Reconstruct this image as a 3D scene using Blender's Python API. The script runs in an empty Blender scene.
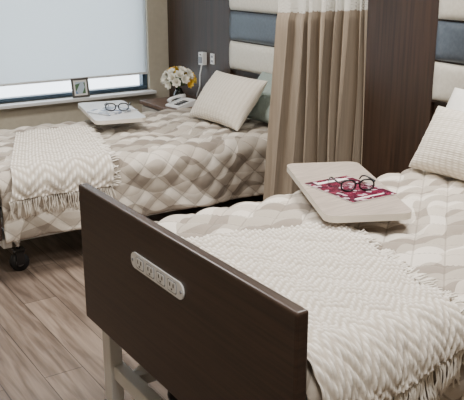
import bpy, math, random
from mathutils import Vector, Matrix, noise
random.seed(7)
S=1.15
H=1.32
col=bpy.context.scene.collection
def lin(c):
    return tuple(((v/255)/12.92 if v/255<=0.04045 else ((v/255+0.055)/1.055)**2.4) for v in c)+(1,)
# ---------------- materials
def base(name,rgb=(200,200,200),rough=.6,metal=0,spec=.5,sheen=0):
    m=bpy.data.materials.new(name); m.use_nodes=True
    n=m.node_tree.nodes; p=n['Principled BSDF']
    p.inputs['Base Color'].default_value=lin(rgb); p.inputs['Roughness'].default_value=rough
    p.inputs['Metallic'].default_value=metal; p.inputs['Specular IOR Level'].default_value=spec
    if sheen: p.inputs['Sheen Weight'].default_value=sheen
    return m,m.node_tree,p
def noisy(name,c1,c2,scale=(1,1,1),ns=5,rough=.6,bump=.0,detail=6,bdist=.01,spec=.5,uv=False,lo=.35,hi=.65):
    m,nt,p=base(name,c1,rough,spec=spec); N=nt.nodes; L=nt.links
    tc=N.new('ShaderNodeTexCoord'); mp=N.new('ShaderNodeMapping'); mp.inputs['Scale'].default_value=scale
    L.new(tc.outputs['UV' if uv else 'Object'],mp.inputs[0])
    nz=N.new('ShaderNodeTexNoise'); nz.inputs['Scale'].default_value=ns; nz.inputs['Detail'].default_value=detail
    L.new(mp.outputs[0],nz.inputs['Vector'])
    cr=N.new('ShaderNodeValToRGB'); cr.color_ramp.elements[0].color=lin(c1); cr.color_ramp.elements[1].color=lin(c2)
    cr.color_ramp.elements[0].position=lo; cr.color_ramp.elements[1].position=hi
    L.new(nz.outputs['Fac'],cr.inputs[0]); L.new(cr.outputs[0],p.inputs['Base Color'])
    if bump:
        b=N.new('ShaderNodeBump'); b.inputs['Strength'].default_value=bump; b.inputs['Distance'].default_value=bdist
        L.new(nz.outputs['Fac'],b.inputs['Height']); L.new(b.outputs[0],p.inputs['Normal'])
    return m
def MN(nt,op,a,b=None,c=None):
    n=nt.nodes.new('ShaderNodeMath'); n.operation=op
    for i,v in enumerate((a,b,c)):
        if v is None: continue
        if isinstance(v,(int,float)): n.inputs[i].default_value=v
        else: nt.links.new(v,n.inputs[i])
    return n.outputs[0]
def mixc(nt,f,a,b):
    n=nt.nodes.new('ShaderNodeMix'); n.data_type='RGBA'
    nt.links.new(f,n.inputs[0])
    for v,i in ((a,6),(b,7)):
        if isinstance(v,tuple): n.inputs[i].default_value=v
        else: nt.links.new(v,n.inputs[i])
    return n.outputs[2]
M={}
M['wood_board']=noisy('dark_laminate_horizontal',(47,35,28),(63,47,38),(6,1,40),3,.38,.08,8,.002)
M['wood_wall']=noisy('dark_laminate_vertical',(45,32,24),(66,47,35),(30,30,1),2.2,.42,.08,8,.002)
M['wood_stand']=noisy('walnut_top',(84,62,50),(108,82,66),(2,14,2),3,.4)
M['drawer']=noisy('drawer_front',(160,152,142),(176,168,158),(2,2,20),3,.5)
M['wall']=noisy('wall_paint',(184,176,158),(190,182,164),(1,1,1),30,.85,.03)
M['white_wall']=noisy('ceiling_paint',(228,226,220),(234,232,226),(1,1,1),30,.9)
M['cream']=noisy('cream_vinyl',(220,214,200),(230,225,212),(1,1,1),60,.5,.05)
M['blue']=noisy('slate_vinyl',(78,87,98),(90,99,110),(1,1,1),60,.36,.05)
M['metal_w']=base('powder_coat_white',(222,222,220),.35)[0]
M['metal_g']=base('grey_metal',(150,150,152),.35,.7)[0]
M['chrome']=base('chrome',(210,210,212),.2,1)[0]
M['black']=base('black_plastic',(14,14,16),.3)[0]
M['rubber']=base('rubber',(24,24,26),.6)[0]
M['white_p']=base('white_plastic',(236,236,236),.35)[0]
M['grey_p']=base('grey_plastic',(140,144,152),.4)[0]
M['dframe']=base('window_bronze',(62,78,92),.4,.3)[0]
M['pewter']=base('pewter_frame',(110,106,102),.35,.6)[0]
M['sheet']=noisy('white_sheet',(222,218,210),(230,226,218),(1,1,1),40,.85,.05)
M['pillow_green']=noisy('sage_fabric',(140,152,146),(156,168,160),(1,1,1),90,.9,.1)
M['pillow_white']=noisy('white_pillowcase',(232,230,224),(240,238,232),(1,1,1),30,.9,.1)
M['leaf']=noisy('leaf',(52,84,40),(84,116,60),(1,1,1),30,.5)
M['petal']=noisy('white_petal',(240,236,222),(250,248,238),(1,1,1),40,.6)
M['yellow']=noisy('yellow_petal',(236,190,40),(248,214,80),(1,1,1),40,.6)
M['vase']=base('dark_glass_vase',(40,44,40),.08)[0]
M['tabletop']=noisy('ash_laminate',(162,149,138),(188,175,163),(2.5,34,3),4,.35,.02)
M['tabletop_f']=noisy('pale_laminate',(200,202,204),(214,215,215),(3,30,3),4,.3,.02)
M['edge']=base('table_edge',(220,212,200),.4)[0]
M['baseb']=noisy('baseboard_vinyl',(70,56,48),(80,64,54),(1,1,1),20,.5)
def glassmat():
    m=bpy.data.materials.new('window_glass'); m.use_nodes=True; nt=m.node_tree; nt.nodes.clear()
    o=nt.nodes.new('ShaderNodeOutputMaterial'); t=nt.nodes.new('ShaderNodeBsdfTransparent'); g=nt.nodes.new('ShaderNodeBsdfGlossy')
    g.inputs['Roughness'].default_value=.02; mx=nt.nodes.new('ShaderNodeMixShader'); mx.inputs[0].default_value=.07
    nt.links.new(t.outputs[0],mx.inputs[1]); nt.links.new(g.outputs[0],mx.inputs[2]); nt.links.new(mx.outputs[0],o.inputs[0]); return m
M['glass']=glassmat()
def blindmat():
    m,nt,p=base('roller_shade_fabric',(224,229,231),.9); o=nt.nodes['Material Output']
    t=nt.nodes.new('ShaderNodeBsdfTranslucent'); t.inputs[0].default_value=lin((232,236,238))
    mx=nt.nodes.new('ShaderNodeMixShader'); mx.inputs[0].default_value=.55
    nt.links.new(p.outputs[0],mx.inputs[1]); nt.links.new(t.outputs[0],mx.inputs[2]); nt.links.new(mx.outputs[0],o.inputs[0]); return m
M['blind']=blindmat()
def floormat():
    m,nt,p=base('plank_floor',(150,130,112),.42); N=nt.nodes;L=nt.links
    tc=N.new('ShaderNodeTexCoord'); mp=N.new('ShaderNodeMapping'); mp.inputs['Rotation'].default_value=(0,0,math.pi/2)
    L.new(tc.outputs['Object'],mp.inputs[0])
    br=N.new('ShaderNodeTexBrick'); br.inputs['Scale'].default_value=1; br.inputs['Brick Width'].default_value=.95; br.inputs['Row Height'].default_value=.135
    br.inputs['Mortar Size'].default_value=.0016; br.inputs['Color1'].default_value=lin((146,129,115)); br.inputs['Color2'].default_value=lin((117,102,91)); br.inputs['Mortar'].default_value=lin((62,52,45)); br.offset=.37
    L.new(mp.outputs[0],br.inputs['Vector'])
    m2=N.new('ShaderNodeMapping'); m2.inputs['Scale'].default_value=(16,1.2,1); L.new(tc.outputs['Object'],m2.inputs[0])
    nz=N.new('ShaderNodeTexNoise'); nz.inputs['Scale'].default_value=2.6; nz.inputs['Detail'].default_value=8; nz.inputs['Distortion'].default_value=.6; L.new(m2.outputs[0],nz.inputs['Vector'])
    cr=N.new('ShaderNodeValToRGB'); cr.color_ramp.elements[0].position=.35; cr.color_ramp.elements[1].position=.65
    cr.color_ramp.elements[0].color=(.48,.45,.43,1); cr.color_ramp.elements[1].color=(1.05,1.05,1.05,1); L.new(nz.outputs['Fac'],cr.inputs[0])
    mx=N.new('ShaderNodeMix'); mx.data_type='RGBA'; mx.blend_type='MULTIPLY'; mx.inputs[0].default_value=1
    L.new(br.outputs['Color'],mx.inputs[6]); L.new(cr.outputs[0],mx.inputs[7]); L.new(mx.outputs[2],p.inputs['Base Color'])
    return m
M['floor']=floormat()
QP=.125
def quiltmat(name,phase,dk=0):
    m,nt,p=base(name,(200,190,175),.85,sheen=.2); N=nt.nodes;L=nt.links
    tc=N.new('ShaderNodeTexCoord'); nz=N.new('ShaderNodeTexNoise'); nz.inputs['Scale'].default_value=3.2; nz.inputs['Detail'].default_value=1
    L.new(tc.outputs['UV'],nz.inputs['Vector'])
    nzb=N.new('ShaderNodeTexNoise'); nzb.inputs['Scale'].default_value=3.6; nzb.inputs['Detail'].default_value=0
    mpb=N.new('ShaderNodeMapping'); mpb.inputs['Location'].default_value=(7.3,3.1,phase); L.new(tc.outputs['UV'],mpb.inputs[0]); L.new(mpb.outputs[0],nzb.inputs['Vector'])
    sp=N.new('ShaderNodeSeparateXYZ'); L.new(tc.outputs['UV'],sp.inputs[0]); s=sp.outputs[0]; t=sp.outputs[1]
    w=MN(nt,'MULTIPLY',MN(nt,'SUBTRACT',nz.outputs['Fac'],.5),1.9)
    w2=MN(nt,'MULTIPLY',MN(nt,'SUBTRACT',nzb.outputs['Fac'],.5),1.9)
    ph=MN(nt,'ADD',MN(nt,'MULTIPLY',s,2*math.pi/.46),phase)
    sn=MN(nt,'MULTIPLY',MN(nt,'SINE',ph),.24)
    sn2=MN(nt,'MULTIPLY',MN(nt,'SINE',MN(nt,'ADD',MN(nt,'MULTIPLY',s,2*math.pi/.36),2.1)),.26)
    f1=MN(nt,'ADD',MN(nt,'ADD',MN(nt,'DIVIDE',t,.15),sn),w)
    f2=MN(nt,'ADD',MN(nt,'SUBTRACT',MN(nt,'DIVIDE',t,.19),sn2),w2)
    def st(f):
        fr=MN(nt,'FRACT',f); return MN(nt,'LESS_THAN',fr,.5)
    A=st(f1);B=st(f2)
    d=lambda c:lin(tuple(v-dk for v in c))
    c0=mixc(nt,B,d((224,216,204)),d((182,172,159)))
    c1=mixc(nt,B,d((202,192,179)),d((148,137,125)))
    c=mixc(nt,A,c0,c1)
    P=QP
    a1=MN(nt,'ABSOLUTE',MN(nt,'SINE',MN(nt,'MULTIPLY',MN(nt,'ADD',s,MN(nt,'MULTIPLY',t,1.15)),math.pi/P)))
    a2=MN(nt,'ABSOLUTE',MN(nt,'SINE',MN(nt,'MULTIPLY',MN(nt,'SUBTRACT',s,MN(nt,'MULTIPLY',t,1.15)),math.pi/P)))
    seam=MN(nt,'MULTIPLY',MN(nt,'LESS_THAN',MN(nt,'MINIMUM',a1,a2),.09),.42)
    c=mixc(nt,seam,c,lin((112,101,90)))
    n2=N.new('ShaderNodeTexNoise'); n2.inputs['Scale'].default_value=160; L.new(tc.outputs['UV'],n2.inputs['Vector'])
    b=N.new('ShaderNodeBump'); b.inputs['Strength'].default_value=.25; b.inputs['Distance'].default_value=.003
    L.new(n2.outputs['Fac'],b.inputs['Height']); L.new(b.outputs[0],p.inputs['Normal'])
    L.new(c,p.inputs['Base Color']); return m
def knit(name,c1,c2,su,sv):
    m,nt,p=base(name,c1,.95,sheen=.2); N=nt.nodes;L=nt.links
    tc=N.new('ShaderNodeTexCoord'); sp=N.new('ShaderNodeSeparateXYZ'); L.new(tc.outputs['UV'],sp.inputs[0])
    a=MN(nt,'ABSOLUTE',MN(nt,'SINE',MN(nt,'MULTIPLY',sp.outputs[0],su))); b_=MN(nt,'ABSOLUTE',MN(nt,'SINE',MN(nt,'MULTIPLY',sp.outputs[1],sv)))
    h=MN(nt,'MULTIPLY',a,b_)
    L.new(mixc(nt,h,lin(c2),lin(c1)),p.inputs['Base Color'])
    b=N.new('ShaderNodeBump'); b.inputs['Strength'].default_value=.6; b.inputs['Distance'].default_value=.004; L.new(h,b.inputs['Height']); L.new(b.outputs[0],p.inputs['Normal']); return m
M['cushion']=knit('cushion_knit',(238,231,218),(206,196,180),110,420)
def throwmat():
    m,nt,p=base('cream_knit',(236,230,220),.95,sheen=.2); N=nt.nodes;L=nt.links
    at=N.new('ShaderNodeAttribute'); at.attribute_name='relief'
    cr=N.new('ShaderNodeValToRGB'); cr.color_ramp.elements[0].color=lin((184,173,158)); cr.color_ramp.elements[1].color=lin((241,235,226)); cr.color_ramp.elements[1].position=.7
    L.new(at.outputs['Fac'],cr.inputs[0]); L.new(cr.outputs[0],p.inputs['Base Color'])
    tc=N.new('ShaderNodeTexCoord'); n2=N.new('ShaderNodeTexNoise'); n2.inputs['Scale'].default_value=220; L.new(tc.outputs['UV'],n2.inputs['Vector'])
    b=N.new('ShaderNodeBump'); b.inputs['Strength'].default_value=.5; b.inputs['Distance'].default_value=.004; L.new(n2.outputs['Fac'],b.inputs['Height']); L.new(b.outputs[0],p.inputs['Normal'])
    return m
M['throw']=throwmat()
M['fringe']=noisy('fringe_yarn',(228,221,209),(240,234,224),(1,1,1),60,.95)
M['curtain']=noisy('privacy_curtain',(142,128,112),(156,142,125),(1,1,.03),90,.85,.08,4,.003)
def netmat():
    m=bpy.data.materials.new('curtain_mesh_net'); m.use_nodes=True; nt=m.node_tree; p=nt.nodes['Principled BSDF']; p.inputs['Base Color'].default_value=lin((230,228,220)); p.inputs['Roughness'].default_value=.8
    tc=nt.nodes.new('ShaderNodeTexCoord'); sp=nt.nodes.new('ShaderNodeSeparateXYZ'); nt.links.new(tc.outputs['UV'],sp.inputs[0])
    fa=MN(nt,'LESS_THAN',MN(nt,'FRACT',MN(nt,'MULTIPLY',MN(nt,'ADD',sp.outputs[0],sp.outputs[1]),70)),.42)
    fb=MN(nt,'LESS_THAN',MN(nt,'FRACT',MN(nt,'MULTIPLY',MN(nt,'SUBTRACT',sp.outputs[0],sp.outputs[1]),70)),.42)
    nt.links.new(MN(nt,'MAXIMUM',fa,fb),p.inputs['Alpha']); return m
M['net']=netmat()
def magmat(name,cols,sc):
    m,nt,p=base(name,(200,50,80),.25); N=nt.nodes;L=nt.links
    tc=N.new('ShaderNodeTexCoord'); v=N.new('ShaderNodeTexVoronoi'); v.inputs['Scale'].default_value=sc; L.new(tc.outputs['Object'],v.inputs['Vector'])
    sp=N.new('ShaderNodeSeparateColor'); L.new(v.outputs['Color'],sp.inputs[0])
    cr=N.new('ShaderNodeValToRGB'); cr.color_ramp.interpolation='CONSTANT'
    while len(cr.color_ramp.elements)<len(cols): cr.color_ramp.elements.new(.5)
    for i,c in enumerate(cols):
        cr.color_ramp.elements[i].position=i/len(cols); cr.color_ramp.elements[i].color=lin(c)
    L.new(sp.outputs[0],cr.inputs[0]); L.new(cr.outputs[0],p.inputs['Base Color']); return m
M['mag1']=magmat('magazine_cover',[(78,20,44),(112,28,58),(100,24,50),(196,170,180),(64,24,44),(128,50,74)],70)
M['mag2']=magmat('open_page_print',[(196,200,206),(120,130,150),(220,222,226),(150,156,166)],30)
M['photo']=magmat('photo_print',[(120,150,190),(190,205,220),(90,120,90),(220,220,210)],18)
M['paper']=base('paper',(232,230,226),.6)[0]
def lensm():
    m=bpy.data.materials.new('eyeglass_lens'); m.use_nodes=True; nt=m.node_tree; nt.nodes.clear()
    o=nt.nodes.new('ShaderNodeOutputMaterial'); t=nt.nodes.new('ShaderNodeBsdfTransparent'); t.inputs[0].default_value=(.9,.92,.95,1); g=nt.nodes.new('ShaderNodeBsdfGlossy'); g.inputs['Roughness'].default_value=.03
    mx=nt.nodes.new('ShaderNodeMixShader'); mx.inputs[0].default_value=.15
    nt.links.new(t.outputs[0],mx.inputs[1]); nt.links.new(g.outputs[0],mx.inputs[2]); nt.links.new(mx.outputs[0],o.inputs[0]); return m
M['lens']=lensm()
def emis(name,c,s):
    m=bpy.data.materials.new(name); m.use_nodes=True; p=m.node_tree.nodes['Principled BSDF']; p.inputs['Emission Color'].default_value=c; p.inputs['Emission Strength'].default_value=s; return m

# ---------------- mesh builder
class MB:
    def __init__(s): s.v=[];s.f=[];s.m=[];s.uv=[];s.mats=[];s.sm=[];s.rel=None
    def mi(s,k):
        if k not in s.mats: s.mats.append(k)
        return s.mats.index(k)
    def add(s,vs,fs,k,uvs=None,smooth=False):
        o=len(s.v); s.v+= [tuple(v) for v in vs]; s.uv+= (uvs if uvs else [(0,0)]*len(vs)); i=s.mi(k)
        for f in fs: s.f.append([o+a for a in f]); s.m.append(i); s.sm.append(smooth)
    def box(s,x0,x1,y0,y1,z0,z1,k,T=None):
        vs=[Vector(p) for p in ((x0,y0,z0),(x1,y0,z0),(x1,y1,z0),(x0,y1,z0),(x0,y0,z1),(x1,y0,z1),(x1,y1,z1),(x0,y1,z1))]
        if T: vs=[T@v for v in vs]
        s.add(vs,[(0,3,2,1),(4,5,6,7),(0,1,5,4),(1,2,6,5),(2,3,7,6),(3,0,4,7)],k)
    def tube(s,pts,r,k,n=8,closed=False,T=None,cap=True):
        pts=[Vector(p) for p in pts]; vs=[];m=len(pts)
        up=None
        for i,p in enumerate(pts):
            a=pts[(i-1)%m] if (closed or i>0) else p; b=pts[(i+1)%m] if (closed or i<m-1) else p
            d=(b-a).normalized()
            if up is None: up=Vector((0,0,1)) if abs(d.z)<.9 else Vector((1,0,0))
            x=up.cross(d)
            if x.length<1e-4: x=Vector((1,0,0)).cross(d)
            x.normalize(); y=d.cross(x); up=y
            rr=r[i] if isinstance(r,(list,tuple)) else r
            for j in range(n):
                t=2*math.pi*j/n; vs.append(p+x*math.cos(t)*rr+y*math.sin(t)*rr)
        if T: vs=[T@v for v in vs]
        fs=[]
        for i in range(m if closed else m-1):
            for j in range(n):
                a=i*n+j;b=i*n+(j+1)%n;c=((i+1)%m)*n+(j+1)%n;d=((i+1)%m)*n+j; fs.append((a,b,c,d))
        if not closed and cap: fs.append(tuple(reversed(range(n)))); fs.append(tuple((m-1)*n+j for j in range(n)))
        s.add(vs,fs,k,smooth=True)
    def cyl(s,p0,p1,r,k,n=20): s.tube([p0,p1],r,k,n)
    def lathe(s,c,prof,k,n=20):
        vs=[];
        for r,z in prof:
            for j in range(n):
                t=2*math.pi*j/n; vs.append((c[0]+r*math.cos(t),c[1]+r*math.sin(t),c[2]+z))
        fs=[]
        for i in range(len(prof)-1):
            for j in range(n): fs.append((i*n+j,i*n+(j+1)%n,(i+1)*n+(j+1)%n,(i+1)*n+j))
        s.add(vs,fs,k,smooth=True)
    def rrect(s,cx,cy,z0,z1,lx,ly,r,ang,k,ke=None,n=8):
        ring=[]
        for (sx,sy,a0) in ((1,1,0),(-1,1,90),(-1,-1,180),(1,-1,270)):
            for i in range(n+1):
                a=math.radians(a0+90*i/n); ring.append((sx*(lx/2-r)+r*math.cos(a),sy*(ly/2-r)+r*math.sin(a)))
        ca,sa=math.cos(ang),math.sin(ang); m=len(ring); vs=[]
        for z in (z0,z1):
            for x,y in ring: vs.append((cx+x*ca-y*sa,cy+x*sa+y*ca,z))
        s.add(vs,[tuple(reversed(range(m))),tuple(range(m,2*m))],k)
        s.add(vs,[(i,(i+1)%m,m+(i+1)%m,m+i) for i in range(m)],ke or k,smooth=True)
    def obj(s,name,parent=None,bevel=0,origin=None):
        me=bpy.data.meshes.new(name)
        xs=[v[0] for v in s.v];ys=[v[1] for v in s.v];zs=[v[2] for v in s.v]
        if origin is None: origin=((min(xs)+max(xs))/2,(min(ys)+max(ys))/2,min(zs))
        o=Vector(origin); me.from_pydata([tuple(Vector(v)-o) for v in s.v],[],s.f)
        for k in s.mats: me.materials.append(M[k])
        for p,mi,sm in zip(me.polygons,s.m,s.sm): p.material_index=mi; p.use_smooth=sm
        ul=me.uv_layers.new(name='UVMap')
        for lp in me.loops: ul.data[lp.index].uv=s.uv[lp.vertex_index]
        if s.rel:
            at=me.attributes.new('relief','FLOAT','POINT')
            for i,v in enumerate(s.rel): at.data[i].value=v
        ob=bpy.data.objects.new(name,me); col.objects.link(ob); ob.location=o
        if bevel:
            b=ob.modifiers.new('Bevel','BEVEL'); b.width=bevel; b.segments=3; b.limit_method='ANGLE'; b.angle_limit=math.radians(50)
        if parent: ob.parent=parent; ob.location=o-parent.location
        return ob
def empty(name,loc):
    e=bpy.data.objects.new(name,None); e.location=loc; e.empty_display_size=.1; col.objects.link(e); return e
def simple(name,boxes,k,bevel=0,parent=None):
    b=MB()
    for bx in boxes: b.box(*bx,k)
    return b.obj(name,parent,bevel)

# ---------------- room
XH,YW,XL,YN,ZC=2.75,5.0,-1.3,-1.3,2.3
simple('floor',[(XL-.1,XH+.1,YN-.1,YW+.15,-.05,0)],'floor')
simple('ceiling',[(XL-.1,XH+.1,YN-.1,YW+.15,ZC,ZC+.05)],'white_wall')
wx0,wx1,wz0,wz1=.3,2.58,.42,1.95
simple('wall_window',[(XL,XH,YW,YW+.12,0,wz0),(XL,XH,YW,YW+.12,wz1,ZC),(XL,wx0,YW,YW+.12,wz0,wz1),(wx1,XH,YW,YW+.12,wz0,wz1)],'wall')
simple('wall_left',[(XL-.08,XL,YN,YW,0,ZC)],'wall')
simple('wall_near',[(XL,XH,YN-.08,YN,0,ZC)],'wall')
simple('wall_head',[(XH,XH+.08,YN,YW+.12,0,ZC)],'wood_wall')
b=MB()
for y0,y1 in ((4.165,4.985),(2.46,3.01),(-1.2,1.13)): b.box(XH-.018,XH-.001,y0,y1,.09,ZC-.005,'wood_wall')
b.obj('trim_head_cladding',bevel=.003)
simple('baseboard_window',[(XL+.01,XH-.03,YW-.015,YW-.001,0,.09)],'baseb',.003)
simple('baseboard_head',[(XH-.03,XH-.001,YN+.01,YW-.02,0,.089)],'baseb',.003)
# window
w=empty('window_1',((wx0+wx1)/2,YW,wz0))
b=MB()
fy0,fy1=YW+.03,YW+.09
b.box(wx0,wx1,fy0,fy1,wz0,wz0+.028,'dframe');b.box(wx0,wx1,fy0,fy1,wz1-.045,wz1,'dframe')
b.box(wx0,wx0+.04,fy0,fy1,wz0+.028,wz1-.045,'dframe');b.box(wx1-.04,wx1,fy0,fy1,wz0+.028,wz1-.045,'dframe')
b.box(1.38,1.42,fy0,fy1,wz0+.028,wz1-.045,'dframe')
b.obj('frame',w,.004)
simple('glass_pane',[(wx0+.04,wx1-.04,YW+.055,YW+.06,wz0+.028,wz1-.045)],'glass',0,w)
simple('window_sill',[(wx0-.03,wx1+.02,YW-.07,YW+.03,wz0-.022,wz0)],'metal_w',.004)
w=empty('roller_shade',((wx0+wx1)/2,YW-.01,1.9))
b=MB(); b.box(wx0+.01,wx1-.01,YW+.008,YW+.0105,.545,1.93,'blind'); b.obj('shade_fabric',w)
b=MB(); b.box(wx0+.01,wx1-.01,YW+.002,YW+.016,.535,.55,'metal_w'); b.cyl((wx0+.005,YW+.005,1.92),(wx1-.005,YW+.005,1.92),.022,'metal_w'); b.obj('hem_bar_and_roller',w)

def wallpanel(name,y0,y1,zb):
    e=empty(name,(XH-.02,(y0+y1)/2,zb)); h=.182; z=zb; i=0
    b=MB(); b.box(XH-.02,XH-.001,y0-.008,y1+.008,zb-.008,zb+7*h+.008,'wood_wall'); b.obj('backing',e)
    while i<7:
        k='cream' if i%2==0 else 'blue'
        b=MB(); n=14
        vs=[];fs=[];z0=z+.004;z1=z+h-.004
        for a in range(n+1):
            for c in range(n+1):
                u=a/n*2-1;v=c/n*2-1
                uu=math.sin(u*math.pi/2);vv=math.sin(v*math.pi/2)
                d=.034*((1-abs(uu)**14)*(1-abs(vv)**5))**.45+.004
                vs.append((XH-.02-d,(y0+y1)/2+uu*(y1-y0)/2,(z0+z1)/2+vv*(z1-z0)/2))
        for a in range(n):
            for c in range(n):
                q=a*(n+1)+c; fs.append((q,q+1,q+n+2,q+n+1))
        b.add(vs,fs,k,smooth=True); b.obj('pad_%d'%(i+1),e); z+=h;i+=1
wallpanel('upholstered_wall_panel',3.03,4.15,.655)
wallpanel('upholstered_wall_panel.001',1.15,2.45,.70)

# ---------------- beds
def caster(b,x,y,rt=.042):
    b.cyl((x,y-.013,rt),(x,y+.013,rt),rt,'rubber',20); b.cyl((x,y-.016,rt),(x,y+.016,rt),rt*.45,'metal_g',14)
    b.box(x-.018,x+.018,y-.024,y-.017,rt*.8,rt*2.3,'black'); b.box(x-.018,x+.018,y+.017,y+.024,rt*.8,rt*2.3,'black')
    b.box(x-.024,x+.024,y-.024,y+.024,rt*2.2,rt*2.5,'black'); b.cyl((x,y,rt*2.4),(x,y,rt*3.2),.009,'chrome',10)
def bed(name,xf,xh,yc,zm,cx,posts=False):
    e=empty(name,((xf+xh)/2,yc,0)); hw=.5
    zt=zm+.165
    for nm,x,top in (('footboard',xf,zt),('headboard',xh-.03,zt+.0)):
        b=MB(); b.box(x,x+.03,yc-hw,yc+hw,top-.41,top,'wood_board'); b.obj(nm,e,.006)
    b=MB(); b.box(xf+.045,xh-.045,yc-.445,yc+.445,zm-.13,zm,'sheet'); o=b.obj('mattress',e,.035)
    b=MB()
    z=zm-.135
    for s_ in (-1,1):
        b.box(xf+.032,xh-.032,yc+s_*.40-.02,yc+s_*.40+.02,z-.05,z,'metal_w')
        b.box(xf+.06,xh-.06,yc+s_*.36-.018,yc+s_*.36+.018,.12,.155,'metal_w')
    for x in [xf+.06+i*(xh-xf-.15)/8 for i in range(9)]: b.box(x,x+.04,yc-.42,yc+.42,z-.03,z-.005,'metal_g')
    for x in (xf+.045,xh-.10): b.box(x,x+.04,yc-.44,yc+.44,.12,.165,'metal_w')
    for s_ in (-1,1):
        for xa,xb in ((xf+.10,xf+.5),(xh-.12,xh-.52)):
            b.tube([(xa,yc+s_*.38,.14),(xb,yc+s_*.38,z-.03)],.015,'metal_w',8)
        b.box(xf+.031,xf+.05,yc+s_*.3-.02,yc+s_*.3+.02,z-.1,z,'metal_w')
        if posts:
            b.box(xf+.034,xf+.075,yc+s_*.443-.026,yc+s_*.443+.026,.03,z-.0,'metal_w')
            b.box(xf+.030,xf+.080,yc+s_*.443-.032,yc+s_*.443+.032,0.001,.03,'rubber')
        b.tube([(xf+.045,yc+s_*.43,z-.03),(xf+cx,yc+s_*.425,.13)],.013,'metal_w',8)
    b.obj('frame',e,.004)
    b=MB()
    for x in (xf+cx,xh-.08):
        for s_ in (-1,1): caster(b,x,yc+s_*(.42 if x>xf+.3 or not posts else .36))
    b.obj('casters',e)
    return e
def prof(t,half,r,zt):
    s=1 if t>=0 else -1; a=abs(t); fl=half-r
    if a<=fl: return s*a,zt,(0,1)
    if a<=fl+math.pi*r/2:
        th=(a-fl)/r; return s*(fl+r*math.sin(th)),zt-r*(1-math.cos(th)),(s*math.sin(th),math.cos(th))
    return s*half,zt-r-(a-fl-math.pi*r/2),(s,0)
HALF,R=.478,.05
def puff(s,t):
    P=QP
    a=abs(math.sin(math.pi*(s+t*1.15)/P))*abs(math.sin(math.pi*(s-t*1.15)/P))
    return .016*a**.42
def surf(x,t,yc,zt,extra,seed,pf=1):
    y,z,n=prof(t,HALF,R,zt)
    hang=max(0,abs(t)-(HALF-R+.05)); 
    f=puff(x,t)*pf+extra+(.010 if pf<1 else 0)
    nz=noise.noise(Vector((x*3.1,t*3.1,seed)))
    f+=.010+.007*nz*(1 if hang==0 else .6)
    w_=noise.noise(Vector((x*7+t*4,t*5,seed+9))); f+=.004*w_
    if t>0 and seed==1.0: f+=hang*.03
    else: f+=hang*(.10+.09*math.sin(x*11+seed*3+2*nz))
    return (x,yc+y+n[0]*f,z+n[1]*f)
def quilt(name,x0,x1,yc,zt,drop,k,seed):
    T=HALF-R+math.pi*R/2+drop-R; ns=int((x1-x0)/.0095);ntt=int(2*T/.0095); b=MB(); vs=[];uv=[];fs=[]
    for i in range(ns+1):
        for j in range(ntt+1):
            x=x0+(x1-x0)*i/ns; t=-T+2*T*j/ntt
            tt=t*(1+.02*noise.noise(Vector((x*2,seed,0)))) if abs(t)>.5 else t
            vs.append(surf(x,tt,yc,zt,0,seed)); uv.append((x,tt))
    for i in range(ns):
        for j in range(ntt):
            q=i*(ntt+1)+j; fs.append((q,q+ntt+1,q+ntt+2,q+1))
    b.add(vs,fs,k,uv,True); o=b.obj(name)
    m=o.modifiers.new('Solidify','SOLIDIFY'); m.thickness=.006; m.offset=-1
    return o
def throw(name,quad,yc,zt,seed,mode,per=.027,zz=.11,nn=(170,260)):
    n1,n2=nn;b=MB();vs=[];uv=[];fs=[];rel=[]
    def P(u,v):
        a=Vector(quad[0]).lerp(Vector(quad[1]),u);c=Vector(quad[3]).lerp(Vector(quad[2]),u); return a.lerp(c,v)
    L1=(Vector(quad[1])-Vector(quad[0])).length;L2=(Vector(quad[3])-Vector(quad[0])).length
    def h(u,v):
        a=u*L1;c=v*L2
        tri=abs(((a/zz)%1)*2-1)
        band=.5+.5*math.sin(2*math.pi*(c+tri*zz*.42)/per)
        knob=.55+.45*math.sin(2*math.pi*a/.014)
        return band*knob
    for i in range(n1+1):
        for j in range(n2+1):
            u=i/n1;v=j/n2;p=P(u,v); hh=h(u,v)
            wob=.012*noise.noise(Vector((v*5,seed,u*2)))
            q=surf(p.x+wob*u,p.y,yc,zt,.013+.0068*hh+.010*max(0,noise.noise(Vector((p.x*5,p.y*3,seed+4)))),mode,.5)
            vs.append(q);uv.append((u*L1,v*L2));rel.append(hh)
    for i in range(n1):
        for j in range(n2):
            q=i*(n2+1)+j;fs.append((q,q+1,q+n2+2,q+n2+1))
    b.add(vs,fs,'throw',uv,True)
    def strand(u,v,du,dv,ln):
        pts=[]
        j1=random.uniform(-.25,.25)
        for s_ in range(5):
            p=P(u,v); d=Vector((du,dv)).normalized(); side=Vector((-d.y,d.x))
            w=d*(ln*s_/4)+side*(ln*s_/4*j1)
            q=surf(p.x+w.x,p.y+w.y,yc,zt,.009+.003*(4-s_)/4+random.uniform(0,.004),mode); pts.append(q)
        b.tube(pts,.0026,'fringe',4)
    N=int(L1/.006)
    for i in range(N+1): strand(min(1,i/N),1,random.uniform(-.1,.1),-1,random.uniform(.065,.085))
    N=int(L2/.008)
    for i in range(N+1): strand(1,i/N,1,random.uniform(-.3,.1),random.uniform(.03,.045))
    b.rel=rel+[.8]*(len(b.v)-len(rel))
    o=b.obj(name); m=o.modifiers.new('Solidify','SOLIDIFY'); m.thickness=.003; m.offset=-1
    return o
Z1=.553; Z2=.425
M['quilt1']=quiltmat('quilt_print',0.0); M['quilt2']=quiltmat('quilt_print_b',1.3,10)
b1=bed('hospital_bed',.785,2.69,1.48,Z1,.24,True)
b2=bed('hospital_bed.001',.85,2.69,3.60,Z2,.115)
quilt('quilt',.82,2.60,1.48,Z1+.012,.30,'quilt1',1.0)
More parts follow.
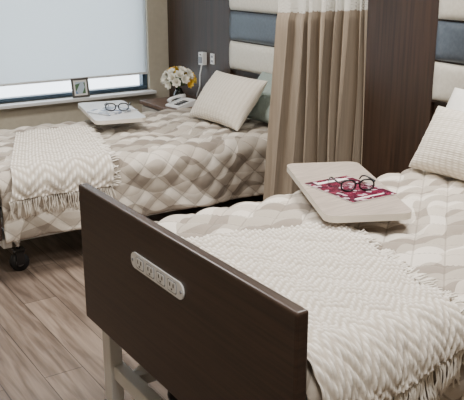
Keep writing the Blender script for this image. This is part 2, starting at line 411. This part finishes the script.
quilt('quilt.001',.888,2.60,3.60,Z2+.012,.265,'quilt2',2.0)
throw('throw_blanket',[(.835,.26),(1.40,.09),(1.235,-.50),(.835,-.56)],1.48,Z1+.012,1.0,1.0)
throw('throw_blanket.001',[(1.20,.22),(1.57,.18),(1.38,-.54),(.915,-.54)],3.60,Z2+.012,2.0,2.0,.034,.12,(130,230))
b=MB()
xo=.785
def sidepill(b,x0,x1,yc,zc,ly,lz,r,k,n=8):
    ring=[]
    for (sy,sz,a0) in ((1,1,0),(-1,1,90),(-1,-1,180),(1,-1,270)):
        for i in range(n+1):
            a=math.radians(a0+90*i/n); ring.append((yc+sy*(ly/2-r)+r*math.cos(a),zc+sz*(lz/2-r)+r*math.sin(a)))
    m=len(ring);vs=[(x,y,z) for x in (x0,x1) for y,z in ring]
    b.add(vs,[tuple(range(m)),tuple(reversed(range(m,2*m)))]+[(i,m+i,m+(i+1)%m,(i+1)%m) for i in range(m)],k)
oy,oz=1.515,.606
sidepill(b,xo-.004,xo,oy,oz,.262,.042,.020,'white_p')
for i in range(4):
    y=oy+(i-1.5)*.054
    sidepill(b,xo-.0048,xo-.0035,y,oz,.042,.030,.006,'grey_p')
    sidepill(b,xo-.0056,xo-.0045,y,oz,.037,.025,.005,'white_p')
    for dy in (-.008,.008): b.box(xo-.0062,xo-.005,y+dy-.0018,y+dy+.0018,oz-.001,oz+.008,'black')
    b.box(xo-.0062,xo-.005,y-.0025,y+.0025,oz-.009,oz-.005,'black')
for dy in (-.121,.121): b.cyl((xo-.0055,oy+dy,oz),(xo-.0035,oy+dy,oz),.004,'grey_p',10)
b.obj('outlet_strip',b1)

# ---------------- pillows
def pillow(name,loc,w,h,th,k,lean,yaw=0,ripple=0,seed=0):
    b=MB();n=44
    Rm=Matrix.Translation(loc)@Matrix.Rotation(math.radians(-90+yaw),4,'Z')@Matrix.Rotation(math.radians(-lean),4,'X')
    for sgn in (-1,1):
        vs=[];uv=[];fs=[]
        for i in range(n+1):
            for j in range(n+1):
                u=math.sin((i/n*2-1)*math.pi/2);v=math.sin((j/n*2-1)*math.pi/2)
                x=u*w/2*(1-.06*(1-v*v)*abs(u)**3);z=v*h/2*(1-.08*(1-u*u)*abs(v)**3)
                d=th/2*((1-u**2)*(1-v**2))**.42
                d*=1+.12*noise.noise(Vector((u*1.6,v*1.6,seed+sgn)))
                d+=ripple*abs(math.sin(v*h*52))*((1-u*u)*(1-v*v))**.2
                vs.append(Rm@Vector((x,sgn*d,z+h/2)));uv.append((x,z))
        for i in range(n):
            for j in range(n):
                q=i*(n+1)+j;f=(q,q+n+1,q+n+2,q+1);fs.append(f if sgn<0 else tuple(reversed(f)))
        b.add(vs,fs,k,uv,True)
    return b.obj(name)
pillow('throw_pillow',(2.19,3.52,Z2+.045),.50,.31,.13,'cushion',38,0,.003,1)
pillow('bed_pillow',(2.40,3.33,Z2+.05),.54,.30,.12,'pillow_green',38,0,0,2)
pillow('throw_pillow.001',(2.04,1.64,Z1+.045),.56,.25,.15,'cushion',32,0,.003,3)
pillow('bed_pillow.001',(2.25,1.78,Z1+.055),.54,.28,.12,'pillow_white',34,0,0,4)

# ---------------- overbed tables
def overbed(name,cx,cy,zt,L,W,ang,ktop,colshift):
    e=empty(name,(cx,cy,0)); th=.02
    b=MB(); b.rrect(cx,cy,zt-th,zt,L,W,.035,ang,ktop,'edge'); b.obj('table_top',e,.003)
    d=Vector((math.cos(ang),math.sin(ang),0)); c=Vector((cx,cy,0))
    b=MB()
    T=Matrix.Translation(c)@Matrix.Rotation(ang,4,'Z')
    b.box(-.10,colshift+.012,-.03,.03,zt-th-.018,zt-th-.0005,'metal_g',T)
    b.box(colshift-.015,colshift+.012,-.02,.02,.07,zt-th-.017,'metal_g',T)
    b.box(colshift-.02,colshift+.02,-.2,.2,.05,.075,'metal_g',T)
    b.obj('support_column',e,.003)
    b=MB()
    for yy in (-.18,.18):
        q=T@Vector((colshift,yy,0)); b.cyl((q.x,q.y-.01,.024),(q.x,q.y+.01,.024),.024,'rubber',14); b.box(q.x-.01,q.x+.01,q.y-.014,q.y+.014,.03,.052,'black')
    b.obj('casters',e)
overbed('overbed_table',1.568,1.744,.645,.585,.255,math.radians(64),'tabletop',.322)
overbed('overbed_table.001',1.745,3.86,.535,.565,.27,math.radians(77),'tabletop_f',.33)
def magazine(name,cx,cy,z,l,w_,ang,kc,openm=False):
    b=MB(); T=Matrix.Translation((cx,cy,z))@Matrix.Rotation(ang,4,'Z')
    if not openm:
        b.box(-l/2,l/2,-w_/2,w_/2,0,.0035,'paper',T); b.box(-l/2,l/2,-w_/2,w_/2,.0035,.0045,kc,T)
        b.box(l*.34,l*.41,-w_*.36,w_*.36,.0045,.0048,'paper',T)
        b.box(-l*.43,-l*.40,-w_*.3,w_*.35,.0045,.0048,'paper',T)
    else:
        n=10
        for sg in (-1,1):
            vs=[];fs=[]
            for i in range(n+1):
                f=i/n; hh=.003+.009*math.sin(min(1,f*1.0)*math.pi)**.7*(1-f*.6)
                for yy in (-w_/2,w_/2): vs.append(T@Vector((sg*f*l/2,yy,hh)))
                for yy in (-w_/2,w_/2): vs.append(T@Vector((sg*f*l/2,yy,0)))
            for i in range(n):
                a=i*4;c=a+4; fs+=[(a,a+1,c+1,c),(a,c,c+2,a+2),(a+1,a+3,c+3,c+1)]
            b.add(vs,fs,kc,smooth=False)
    return b.obj(name)
magazine('magazine',1.555,1.70,.6455,.235,.17,math.radians(88),'mag1')
magazine('open_book',1.74,3.82,.5355,.22,.17,math.radians(20),'mag2',True)
def glasses(name,loc,ang,sc=1):
    T=Matrix.Translation(loc)@Matrix.Rotation(ang,4,'Z')@Matrix.Scale(sc,4); b=MB()
    for s_ in (-1,1):
        pts=[];n=26
        for i in range(n):
            t=2*math.pi*i/n;c=math.cos(t);q=math.sin(t)
            pts.append((s_*.031+.024*math.copysign(abs(c)**.8,c),0,.0205+.0175*math.copysign(abs(q)**.85,q)))
        b.tube(pts,.0031,'black',8,True,T)
        o=len(pts); b.add([T@Vector(p) for p in pts],[tuple(range(o))],'lens')
        b.tube([(s_*.055,0,.030),(s_*.060,.004,.030),(s_*.061,.02,.029),(s_*.058,.085,.026),(s_*.055,.11,.018),(s_*.054,.125,.004)],.0028,'black',8,False,T)
    b.tube([(-.008,0,.024),(0,-.001,.028),(.008,0,.024)],.003,'black',8,False,T)
    return b.obj(name)
glasses('eyeglasses',(1.55,1.66,.6504),math.radians(-22),.95)
glasses('eyeglasses.001',(1.74,3.76,.545),math.radians(-30),1.1)

# ---------------- privacy curtain
def curtain():
    e=empty('privacy_curtain',(2.1,2.5,0))
    b=MB();x0,x1=1.90,2.32;n=320;folds=7;zs=[.33+i*(1.12-.33)/24 for i in range(25)]
    def P(u,z):
        f=(z-.33)/(2.2-.33); sp=1+.10*(1-min(1,f/.45))
        x=x1-(x1-x0)*(1-u)*sp*(1 if z<1.12 else .985)
        ph=2*math.pi*folds*(u+.012*math.sin(u*23))
        a=.060*(1-.3*f)*(1+.3*math.sin(u*17))
        s=math.sin(ph); s=math.copysign(abs(s)**.7,s)
        return (x+.014*math.sin(ph*2+z*1.5),2.50+a*s+.01*math.sin(z*4+u*9),z)
    def sheet(zs,k):
        vs=[];uv=[];fs=[];m=len(zs)
        for i in range(n+1):
            for z in zs: vs.append(P(i/n,z));uv.append((i/n*1.6,z))
        for i in range(n):
            for j in range(m-1):
                q=i*m+j;fs.append((q,q+m,q+m+1,q+1))
        b.add(vs,fs,k,uv,True)
    sheet(zs,'curtain'); sheet([1.12+i*(2.24-1.12)/10 for i in range(11)],'net')
    b.obj('curtain_cloth',e)
    b=MB(); b.box(.3,2.72,2.485,2.515,2.255,2.285,'metal_g')
    for i in range(18):
        x=x0+(x1-x0)*i/17; b.tube([(x,2.5,2.225),(x,2.5,2.258)],.004,'metal_g',6)
    b.box(.35,.37,2.49,2.51,2.28,2.3,'metal_g');b.box(2.6,2.62,2.49,2.51,2.28,2.3,'metal_g')
    b.obj('ceiling_track',e)
curtain()

# ---------------- nightstand + things
e=empty('nightstand',(2.51,4.38,0))
b=MB(); b.box(2.29,2.715,4.155,4.60,.405,.43,'wood_stand'); b.obj('top',e,.004)
b=MB(); b.box(2.31,2.71,4.17,4.585,.03,.404,'wood_board'); b.box(2.34,2.70,4.18,4.575,0,.03,'black'); b.obj('carcass',e,.003)
b=MB()
for z0,z1 in ((.29,.395),(.165,.28),(.045,.155)):
    b.box(2.298,2.31,4.18,4.575,z0,z1,'drawer')
b.obj('drawer_fronts',e,.003)
b=MB()
for z in (.343,.223,.10): b.tube([(2.298,4.33,z),(2.282,4.335,z),(2.282,4.42,z),(2.298,4.425,z)],.004,'chrome',8)
b.obj('pulls',e)
# flowers
e=empty('flower_vase',(2.5,4.43,.43)); b=MB()
b.lathe((2.5,4.43,.4305),[(0,0),(.026,0),(.034,.015),(.037,.035),(.03,.058),(.022,.07),(.026,.082),(.023,.082),(.019,.07),(.0,.066)],'vase'); b.obj('vase',e)
b=MB()
def petal(b,c,d,up,l,w_,k):
    d=d.normalized();s=d.cross(up).normalized() if d.cross(up).length>1e-3 else Vector((1,0,0));nn=s.cross(d)
    vs=[];R_=5
    for i in range(R_):
        f=i/(R_-1);wd=w_*math.sin(math.pi*(.12+.8*f));cv=l*.35*f*f
        for g in (-1,0,1): vs.append(c+d*l*f+s*wd*g+nn*(cv+(.25*wd if g else 0)))
    fs=[]
    for i in range(R_-1):
        for g in range(2): q=i*3+g;fs.append((q,q+1,q+4,q+3))
    b.add(vs,fs,k,smooth=True)
cen=Vector((2.5,4.43,.56))
N=26
for i in range(N):
    ph=math.acos(1-1.15*(i+.5)/N);th=i*2.39996
    dd=Vector((math.sin(ph)*math.cos(th),math.sin(ph)*math.sin(th),math.cos(ph)))
    c=cen+Vector((dd.x*.088,dd.y*.10,dd.z*.07)); k='yellow' if i%5 in (1,3) else 'petal'
    b.tube([Vector((2.5,4.43,.49)),cen*.5+Vector((2.5,4.43,.5))*.5+dd*.01,c],.0018,'leaf',5)
    t1=dd.orthogonal().normalized();t2=dd.cross(t1)
    for ring,(nn,tilt,l) in enumerate(((7,.25,.036),(6,.7,.031),(4,1.5,.022))):
        for j in range(nn):
            a=2*math.pi*j/nn+ring*.4;dr=t1*math.cos(a)+t2*math.sin(a)+dd*tilt
            petal(b,c,dr,dd,l,.014,k)
b.obj('blossoms',e)
b=MB()
for i in range(22):
    th=random.uniform(0,2*math.pi);dd=Vector((math.cos(th),math.sin(th),random.uniform(-.1,.6)))
    petal(b,cen+Vector((0,0,-.035)),dd,Vector((0,0,1)),random.uniform(.08,.11),.016,'leaf')
b.obj('leaves',e)
# telephone
e=empty('telephone',(2.41,4.24,.43))
b=MB(); T=Matrix.Translation((2.40,4.24,.4305))@Matrix.Rotation(math.radians(10),4,'Z')
vs=[T@Vector(p) for p in ((-.07,-.065,0),(.08,-.065,0),(.08,.065,0),(-.07,.065,0),(-.07,-.065,.014),(.08,-.065,.045),(.08,.065,.045),(-.07,.065,.014))]
b.add(vs,[(0,3,2,1),(4,5,6,7),(0,1,5,4),(1,2,6,5),(2,3,7,6),(3,0,4,7)],'white_p'); b.obj('base',e,.004)
b=MB()
b.tube([(-.06,.04,.035),(-.035,.04,.05),(0,.04,.056),(.04,.04,.058),(.07,.04,.053)],[.016,.010,.009,.010,.016],'white_p',10,False,T)
for i in range(3):
    for j in range(4):
        x=-.045+j*.022;y=-.045+i*.018;z=.0145+(x+.07)*.2
        b.box(x-.007,x+.007,y-.006,y+.006,z,z+.005,'black',T)
b.obj('handset_and_keys',e)
e=empty('nurse_call_station',(XH-.02,4.48,.66))
b=MB(); b.box(XH-.050,XH-.018,4.450,4.508,.645,.73,'white_p'); b.box(XH-.055,XH-.050,4.460,4.498,.658,.70,'grey_p'); b.cyl((XH-.056,4.479,.715),(XH-.05,4.479,.715),.006,'black',12); b.obj('housing',e,.004)
b=MB(); b.tube([(XH-.04,4.478,.65),(XH-.055,4.482,.58),(XH-.06,4.478,.5),(XH-.09,4.47,.434)],.005,'white_p',8); b.obj('cord',e)
b=MB(); b.box(XH-.026,XH-.018,4.35,4.395,.66,.73,'white_p'); 
for z in (.68,.71): b.box(XH-.028,XH-.0255,4.362,4.383,z-.007,z+.007,'grey_p')
b.obj('wall_outlet',None,.002)
b=MB(); T=Matrix.Translation((2.03,YW-.045,wz0+.001))@Matrix.Rotation(math.radians(-10),4,'X')
b.box(-.062,.062,-.004,.004,0,.014,'pewter',T);b.box(-.062,.062,-.004,.004,.118,.132,'pewter',T)
b.box(-.062,-.048,-.004,.004,.014,.118,'pewter',T);b.box(.048,.062,-.004,.004,.014,.118,'pewter',T)
b.box(-.048,.048,-.001,.002,.014,.118,'paper',T);b.box(-.036,.036,-.002,.001,.026,.106,'photo',T)
b.obj('picture_frame')

# ---------------- unseen ceiling lights, added to light the room
M['lamp']=emis('added_light_diffuser',(1,.96,.91,1),3)
def added_ceil_light(name,x,y,en):
    e=empty(name,(x,y,ZC)); b=MB(); b.box(x-.3,x+.3,y-.3,y+.3,ZC-.012,ZC-.001,'metal_w'); b.obj('housing',e,.003)
    b=MB(); b.box(x-.27,x+.27,y-.27,y+.27,ZC-.016,ZC-.0125,'lamp'); b.obj('diffuser',e)
    l=bpy.data.lights.new(name+'_lamp','AREA'); l.shape='SQUARE'; l.size=.54; l.energy=en; l.color=(1,.958,.905)
    o=bpy.data.objects.new('lamp',l); col.objects.link(o); o.parent=e; o.location=(0,0,-.02)
added_ceil_light('added_ceiling_light',1.1,3.1,68)
added_ceil_light('added_ceiling_light.001',.5,.6,38)
added_ceil_light('added_ceiling_light.002',1.9,1.5,62)

w=bpy.data.worlds.new('World'); bpy.context.scene.world=w; w.use_nodes=True
bg=w.node_tree.nodes['Background']; bg.inputs[0].default_value=(.82,.92,1,1); bg.inputs[1].default_value=5.4

cam=bpy.data.cameras.new('Camera'); co=bpy.data.objects.new('Camera',cam); col.objects.link(co)
cam.sensor_width=36; cam.lens=770/464*36; cam.clip_start=.02
co.location=(0,0,H); co.rotation_euler=(math.radians(90-17.3),0,math.radians(-33.4))
bpy.context.scene.camera=co
for o in list(col.objects):
    if o.parent is None:
        o.location=o.location*S
        if o.type!='CAMERA': o.scale=(S,S,S)
